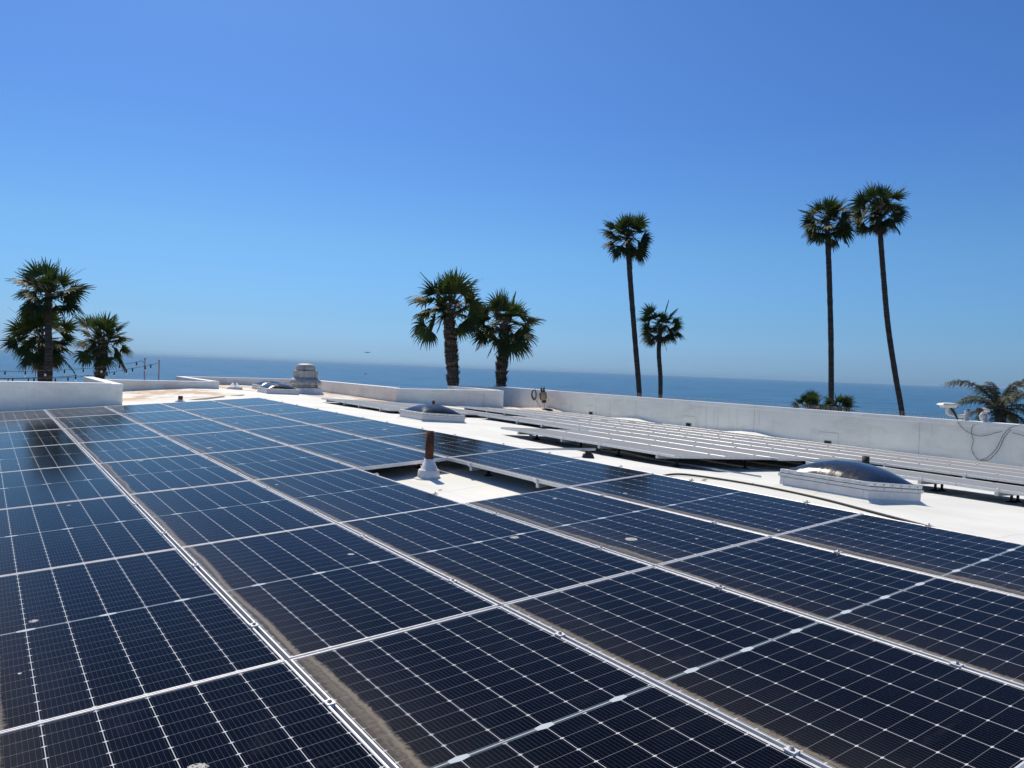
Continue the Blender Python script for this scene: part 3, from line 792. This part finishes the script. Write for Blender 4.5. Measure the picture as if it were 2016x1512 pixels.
def queen_palm(D, label):
    rng = random.Random(5); P = [at(1971, 838, D), at(1968, 806, D)]; P = [down(P[0], P[1])]+P; base = P[0]
    t = empty('palm_tree', base); tag(t, label, 'palm tree')
    loc = smooth_path([p-base for p in P], 10); tr = MB(); n = len(loc)
    tr.tube(loc, [.17+.03*math.sin(i*2.2) for i in range(n)], 14, 0)
    for c_ in range(80):
        i = rng.uniform(n*.5, n-1.01); j = int(i); a = rng.uniform(0, 6.28); o = Vector((math.cos(a), math.sin(a), 0)); s_ = Vector((-o.y, o.x, 0))
        b0 = loc[j]+o*.16; tip = b0+o*.07+Vector((0, 0, .14)); tr.quad([b0-s_*.04, b0+s_*.04, tip+s_*.01, tip-s_*.01], 1)
    tr.build('trunk', [M['bark'], M['stub']], t)
    cr = MB(); top = loc[-1]
    fr = [(176, 52, 1.95), (165, 30, 1.5), (200, 60, 1.3), (90, 72, 1.1), (20, 45, 1.6), (5, 60, 1.9), (330, 50, 1.6), (250, 40, 1.5), (300, 25, 1.4), (150, 5, 1.2), (210, 15, 1.3), (40, 10, 1.4), (350, 10, 1.5), (120, 40, 1.3), (70, 30, 1.3), (280, 70, 1.2), (230, -5, 1.1), (310, -10, 1.1), (185, -12, 1.0), (15, -12, 1.1)]
    for az, el, L in fr:
        a, e = R(az), R(el); d = Vector((math.cos(a)*math.cos(e), math.sin(a)*math.cos(e), math.sin(e))); p = top.copy(); path = [p.copy()]; N = 12; L *= 1.12
        ds = []
        for k in range(N):
            p = p+d*L/N; d = (d+Vector((0, 0, -.05-.016*k))).normalized(); path.append(p.copy()); ds.append(d.copy())
        cr.tube(path, [.022-.0013*k for k in range(N+1)], 5, 1, False)
        for k in range(2, N):
            for h in range(7):
                q = path[k].lerp(path[k+1], h/7); dd = ds[k]; s_ = dd.cross(Vector((0, 0, 1))).normalized()
                for sg in (-1, 1):
                    ll = (.52-.30*abs(k/N-.5))*rng.uniform(.7, 1.1)*L/1.9; e1 = (s_*sg*rng.uniform(.5, 1)+dd*.5+Vector((0, 0, rng.uniform(-.1, .5)))).normalized()
                    pp = [q]; e2 = e1.copy()
                    for z_ in range(3): pp.append(pp[-1]+e2*ll/3); e2 = (e2+Vector((0, 0, -.65-.25*z_))).normalized()
                    w_ = dd*.012
                    for z_ in range(3):
                        f0 = (1, 1.1, .8, .15)[z_]; f1 = (1, 1.1, .8, .15)[z_+1]
                        cr.quad([pp[z_]-w_*f0, pp[z_]+w_*f0, pp[z_+1]+w_*f1, pp[z_+1]-w_*f1], 0 if (az+k) % 5 else 2)
    cr.build('crown', [M['feather'], M['stub'], M['leafy']], t)
queen_palm(27, 'bushy feather leaved palm at the right edge behind the parapet cameras')

# ------------------------------------------------------------------ things on and by the long parapet
def on_u(x, y, u):
    r = pray(x, y); k = u/(r.x*EU.x+r.y*EU.y); p = r*k; return Vector((p.x, p.y, p.z+CZ))
# bird spikes
mb = MB(); rng = random.Random(2)
mb.box((17.30, 8.0, -.724), (17.33, 22.0, -.720), 0, lambda q: W(q.x, q.y, q.z))
v = 8.0
while v < 22:
    for s in (-1, 0, 1):
        p = W(17.315, v, -.721); q = W(17.315+s*.055, v+rng.uniform(-.01, .01), -.721+rng.uniform(.095, .12)); mb.tube([p, q], .0016, 3, 0, False, False)
    v += .07
tag(mb.build('bird_spikes', M['steel']), 'thin wire bird spikes along the top of the long parapet', 'bird spikes')
# hose coil and its trailing hose
pc = on_u(1052.5, 776, 17.1); t = empty('hose_coil', pc); tag(t, 'black hose coil hanging in the far parapet corner', 'hose coil')
m_ = MB()
for k in range(4):
    r_ = .135+.012*k; ang = [2*math.pi*i/28 for i in range(29)]
    m_.tube([EV*(math.cos(a)*r_*.85)+Vector((0, 0, math.sin(a)*r_*1.15-.01*k))-EU*(.02+.012*(k % 3)) for a in ang], .011, 6, 0)
m_.build('coil', M['black'], t)
m_ = MB(); m_.tube([Vector((0, 0, .13)), Vector((0, 0, .19))+EU*.02, Vector((0, 0, .21))+EU*.09], .008, 6, 0); m_.build('hanger', M['steel'], t)
pe = on_u(1064, 802, 16.9); m_ = MB(); p0 = Vector((0, 0, -.15)); p1 = pe-pc
m_.tube(smooth_path([p0, p0.lerp(p1, .5)+Vector((0, 0, .02)), p1]), .009, 6, 0); m_.build('hose_end', M['black'], t)
# owl decoy
def owl():
    b = on_u(1072, 800, 16.75); fl = roofz(16.75, b.x*EV.x+b.y*EV.y)+CZ; b.z = fl; zo = on_u(1071.5, 800, 16.75).z-fl; t = empty('owl_decoy', b); tag(t, 'horned owl decoy on a thin pole by the far parapet corner', 'owl decoy')
    fx = -EU*.25-EV*.97; fx.normalize(); fy = Vector((0, 0, 1)).cross(fx)
    tilt = Matrix.Rotation(R(9), 3, fx)
    B_ = lambda q: tilt @ (fx*q.y*-1+fy*q.x+Vector((0, 0, q.z))) + Vector((0, 0, zo))
    m_ = MB(); m_.tube([Vector((0, 0, -.02)), Vector((0, 0, zo)), tilt @ Vector((0, 0, .16))+Vector((0, 0, zo))], .010, 8, 0)
    m_.lathe([(.10, -.02), (.10, .012), (.05, .02)], 14, 0); m_.build('pole', M['grey'], t)
    prof = [(.075, .135), (.085, .15), (.085, .22), (.075, .235), (.105, .27), (.125, .34), (.125, .42), (.110, .49), (.085, .53), (.078, .55), (.088, .58), (.088, .62), (.070, .655), (.03, .67)]
    m_ = MB(); m_.lathe(prof, 20, 0, B_)
    # front faces of the belly are pale
    for i, f in enumerate(m_.f):
        c_ = sum((Vector(m_.v[k]) for k in f), Vector())/len(f); c_ = tilt.inverted() @ (c_-Vector((0, 0, zo)))
        if .25 < c_.z < .53 and c_.dot(fx) > .03: m_.m[i] = 1
    for s in (-1, 1):
        m_.lathe([(.026, .64), (.018, .68), (.003, .735)], 8, 0, lambda q: B_(Vector((q.x+s*.055, q.y-.01, q.z))))
        m_.lathe([(.016, 0), (.020, .006), (.004, .012)], 10, 2, lambda q: B_(Vector((q.x+s*.033, -.078-q.z, .61+q.y))))
    m_.lathe([(.012, 0), (.004, .025)], 8, 0, lambda q: B_(Vector((q.x, -.085-q.z, .585+q.y))))
    m_.build('body', [M['owlb'], M['owlf'], M['cream']], t)
    for s in (-1, 1):
        m_ = MB(); m_.lathe([(.01, .24), (.045, .30), (.055, .40), (.045, .48), (.01, .51)], 12, 0, lambda q: B_(Vector((q.x*.45+s*.115, q.y+.015, q.z)))); m_.build('wing', M['owlb'], t)
owl()
m_ = MB(); pb = on_u(1078, 804, 16.6); pb.z = roofz(16.6, pb.x*EV.x+pb.y*EV.y)+CZ
m_.lathe([(.16, -.02), (.15, .03), (.09, .055), (.02, .065)], 12, 0, Matrix.Translation(pb) @ Matrix.Diagonal((1.3, .8, 1, 1)))
tag(m_.build('sandbag', M['black']), 'flat black bag on the roof under the owl decoy', 'bag')

# flood lamp on its bracket
b = W(17.33, 7.62, -.72); pf = on_u(1905, 826, 17.33)
t = empty('flood_lamp', pf); tag(t, 'cream hooded lamp head on a bracket clamped to the parapet top', 'lamp')
F3 = frame_matrix(AR.normalized(), Vector((0, 1, 0)), Vector((0, 0, 1)), Vector((0, 0, 0))).to_3x3()
def sx(k): return k*0.0113                        # metres per source pixel at that spot
def L3(x, z, y=0): return Vector((x, y, z+x*.035))
ps = (16.6/FPX)
def pxy(x, y, dy=0): return Vector(((x-1905)*ps, dy, -(y-829)*ps+(x-1905)*ps*.038))
m_ = MB()
c_ = [pxy(1901, 829), pxy(1901, 811)]
m_.box((pxy(1899, 829).x, -.03, pxy(1899, 829).z-.03), (pxy(1903.5, 829).x, .03, pxy(1899, 811.5).z)); m_.build('bracket', M['grey'], t, .004)
m_ = MB(); m_.tube([pxy(1905.5, 834), pxy(1905.5, 811)], .026, 14); m_.tube([pxy(1905.5, 811.5), pxy(1905.5, 809)], .030, 14, 1); m_.build('conduit_stub', [M['grey'], M['black']], t)
m_ = MB(); m_.box((pxy(1899, 0).x-.02, -.04, pxy(1900, 835).z-.01), (pxy(1911, 0).x, .04, pxy(1900, 833.5).z)); m_.build('base_plate', M['black'], t)
m_ = MB(); m_.tube(smooth_path([pxy(1899, 822), pxy(1885, 822), pxy(1866, 817), pxy(1865, 806)]), .035, 10); m_.build('arm', M['cream'], t)
m_ = MB(); hc = pxy(1866, 801)
for i, (z0, z1, s0, s1) in enumerate(((-.055, .0, .105, .135), (.0, .035, .165, .13), (.035, .05, .13, .05))):
    q = [Vector((sx_*s0*1.15, sy_*s0*.8, z0)) for sx_, sy_ in ((-1, -1), (1, -1), (1, 1), (-1, 1))]; q2 = [Vector((sx_*s1*1.15, sy_*s1*.8, z1)) for sx_, sy_ in ((-1, -1), (1, -1), (1, 1), (-1, 1))]
    for k in range(4): m_.quad([hc+q[k], hc+q[(k+1) % 4], hc+q2[(k+1) % 4], hc+q2[k]])
    m_.quad([hc+a for a in reversed(q)]); m_.quad([hc+a for a in q2])
m_.build('hood', M['cream'], t, .004)
m_ = MB(); m_.tube([pxy(1868, 806, -.05), pxy(1876, 815, -.05), pxy(1884, 829, -.04)], [.020, .026, .014], 10); m_.build('black_sleeve', M['black'], t)
# surveillance camera
pf2 = on_u(1940, 836, 17.33); t = empty('security_camera', pf2); tag(t, 'white swivel security camera pointing left on the parapet top', 'camera')
def q2(x, y, dy=0): return Vector(((x-1940)*ps, dy, -(y-838)*ps+(x-1940)*ps*.038))
m_ = MB(); m_.tube([q2(1939.5, 840), q2(1939.5, 818)], .040, 14); m_.build('mount', M['grey'], t)
m_ = MB(); m_.lathe([(.01, -.03), (.085, -.025), (.10, -.01), (.10, .01), (.085, .025), (.01, .03)], 24, 0, Matrix.Translation(q2(1938.5, 823, .03)) @ Matrix.Rotation(R(90), 4, 'X')); m_.build('dish', M['white'], t)
m_ = MB(); m_.tube([q2(1946, 812), q2(1936, 810), q2(1933, 810)], [.035, .048, .05], 14); m_.build('housing', M['white'], t)
m_ = MB(); m_.tube([q2(1933, 810), q2(1927, 810)], .036, 14); m_.build('lens_barrel', M['red'], t)
m_ = MB(); m_.tube([q2(1926.8, 810), q2(1923.8, 810)], .052, 14); m_.build('shade', M['black'], t)
# cables dangling over the parapet
def wcable(px, label, u=17.17):
    P = [on_u(x, y, u) for x, y in px]; m_ = MB(); m_.tube(smooth_path(P, 8), .005, 6)
    tag(m_.build('hanging_cable', M['black']), label, 'cable', 'cables hanging on the parapet')
wcable([(1885, 830), (1895, 843), (1908, 852), (1926, 858), (1943, 857), (1960, 852), (1973, 849.5)], 'black cable sagging right from the cream lamp head')
wcable([(1919, 836.5), (1914, 841), (1913, 852), (1916, 868), (1913, 883), (1918, 896), (1928, 906), (1945, 900), (1962, 882), (1975, 857), (1988, 843), (2005, 836.5), (2030, 835)], 'black cable looping down the parapet to the right frame edge')
wcable([(1928, 906), (1938, 907.5), (1950, 903), (1966, 885), (1977, 862), (1990, 846)], 'short black cable doubling the loop on the parapet')
wcable([(1993, 852), (2005, 855), (2030, 862)], 'black cable end leaving at the right frame edge')

# ------------------------------------------------------------------ posts and string lights, beyond the left parapet
def post(x, yt, D, label):
    p = at(x, yt, D); t = empty('light_post', (p.x, p.y, 0)); tag(t, label, 'post', 'string light posts')
    m_ = MB(); m_.tube([(0, 0, -.1), (0, 0, p.z)], .032, 10); m_.build('pole', M['post'], t)
    m_ = MB(); m_.lathe([(.04, 0), (.04, .02), (.01, .035)], 10, 0, Matrix.Translation((0, 0, p.z))); m_.build('cap', M['post'], t)
post(285.5, 705.5, 27, 'grey light post, left one of two behind the low parapet')
post(313.5, 709.5, 27, 'grey light post, right one of two behind the low parapet')
bulb_proto = []
def string(px, bx, D0, D1, label):
    n_ = len(px); x0, x1 = px[0][0], px[-1][0]
    dep = lambda x: D0+(D1-D0)*(x-x0)/(x1-x0)
    P = [at(x, y, dep(x)) for x, y in px]; path = smooth_path(P, 8)
    t = empty('string_lights', P[-1]); tag(t, label, 'string lights', 'string lights by the left palms')
    m_ = MB(); m_.tube([p-P[-1] for p in path], .008, 5); m_.build('cord', M['black'], t)
    for x in bx:
        for i in range(n_-1):
            if px[i][0] <= x <= px[i+1][0]:
                f = (x-px[i][0])/(px[i+1][0]-px[i][0]); y = px[i][1]+f*(px[i+1][1]-px[i][1])
        q = at(x, y, dep(x))-P[-1]
        if not bulb_proto:
            m1 = MB(); m1.lathe([(.014, -.11), (.024, -.10), (.024, -.035), (.012, -.03), (.012, .015)], 10, 0); m1.box((-.05, -.008, -.008), (.05, .008, .008))
            so_ = m1.build('socket', M['black'], t)
            m2 = MB(); m2.lathe([(.012, -.19), (.032, -.175), (.036, -.155), (.028, -.125), (.016, -.108)], 12, 0); bo = m2.build('bulb', M['bulb'], so_)
            bulb_proto.append(so_); so_.location = q
        else:
            c_ = bulb_proto[0].copy(); col.objects.link(c_); c_.parent = t; c_.location = q
            for ch in bulb_proto[0].children: d_ = ch.copy(); col.objects.link(d_); d_.parent = c_
string([(-40, 731), (0, 730.7), (50, 730.7), (127, 728), (164, 725.7), (200, 723), (235, 718.7), (269, 713), (279, 710.5), (285, 717)], [-30, 10, 50, 89, 127, 164, 200, 235, 269], 24, 27, 'upper string of bulbs ending on the left light post')
string([(-40, 746.5), (0, 746), (67, 745), (109, 744.5), (150, 742), (188, 738), (225, 732), (261, 725), (286, 720.5), (313, 714.5)], [16, 56, 109, 134, 173, 188, 211, 225, 249, 261, 286, 297], 24, 27, 'lower string of bulbs rising to the right light post')
string([(-40, 745.0), (25, 744.5), (67, 743.6), (109, 742.5), (149, 739.5)], [25, 67, 149], 23.2, 23.8, 'short lowest string of bulbs skimming the left parapet top')

# ------------------------------------------------------------------ far away: a bird and a boat
p = at(723, 694, 90); t = empty('flying_bird', p); tag(t, 'tiny dark seabird gliding above the horizon', 'bird')
m_ = MB(); m_.lathe([(.005, -.2), (.04, -.1), (.05, 0), (.035, .12), (.01, .17)], 8, 0, Matrix.Rotation(R(90), 4, 'Y')); m_.build('body', M['gull'], t)
for s in (-1, 1):
    m_ = MB(); a = [Vector((-.05, 0, .02)), Vector((.05, 0, .02)), Vector((.06, s*.3, .07)), Vector((-.02, s*.62, .02)), Vector((-.05, s*.3, .07))]
    rot = Matrix.Rotation(R(55), 3, 'Z'); a = [rot @ v_ for v_ in a]
    m_.quad(a); m_.quad([v_-Vector((0, 0, .012)) for v_ in reversed(a)]); m_.build('wing', M['gull'], t)
r = pray(720, 736.5); k = (-24-CZ)/r.z; p = r*k; t = empty('fishing_boat', (p.x, p.y, -24)); tag(t, 'small dark boat far out on the open sea', 'boat')
m_ = MB(); m_.lathe([(2.6, -.5), (4.4, .2), (4.9, 1.1)], 20, 0, None, True, 1, .32); m_.build('hull', M['hull'], t)
m_ = MB(); m_.box((-2.2, -.9, 1.1), (.3, .9, 2.6)); m_.box((-1.9, -.7, 2.6), (-.2, .7, 3.0)); m_.build('cabin', M['grey'], t, .1)
m_ = MB(); m_.tube([(-.9, 0, 3), (-.9, 0, 6)], .07, 6); m_.build('mast', M['hull'], t)

# ------------------------------------------------------------------ sea air
HZ = 62000
mb = MB(); mb.box((-HZ, -1000, -26), (HZ, HZ, 60))
g = G('sea_haze'); g.t.nodes.remove(g.b)
vn = g.t.nodes.new('ShaderNodeVolumePrincipled'); vn.inputs['Color'].default_value = (.50, .74, .95, 1); vn.inputs['Density'].default_value = 3.0e-5
g.t.links.new(vn.outputs[0], g.out.inputs['Volume'])
tag(mb.build('haze', g.mat), kind='stuff')
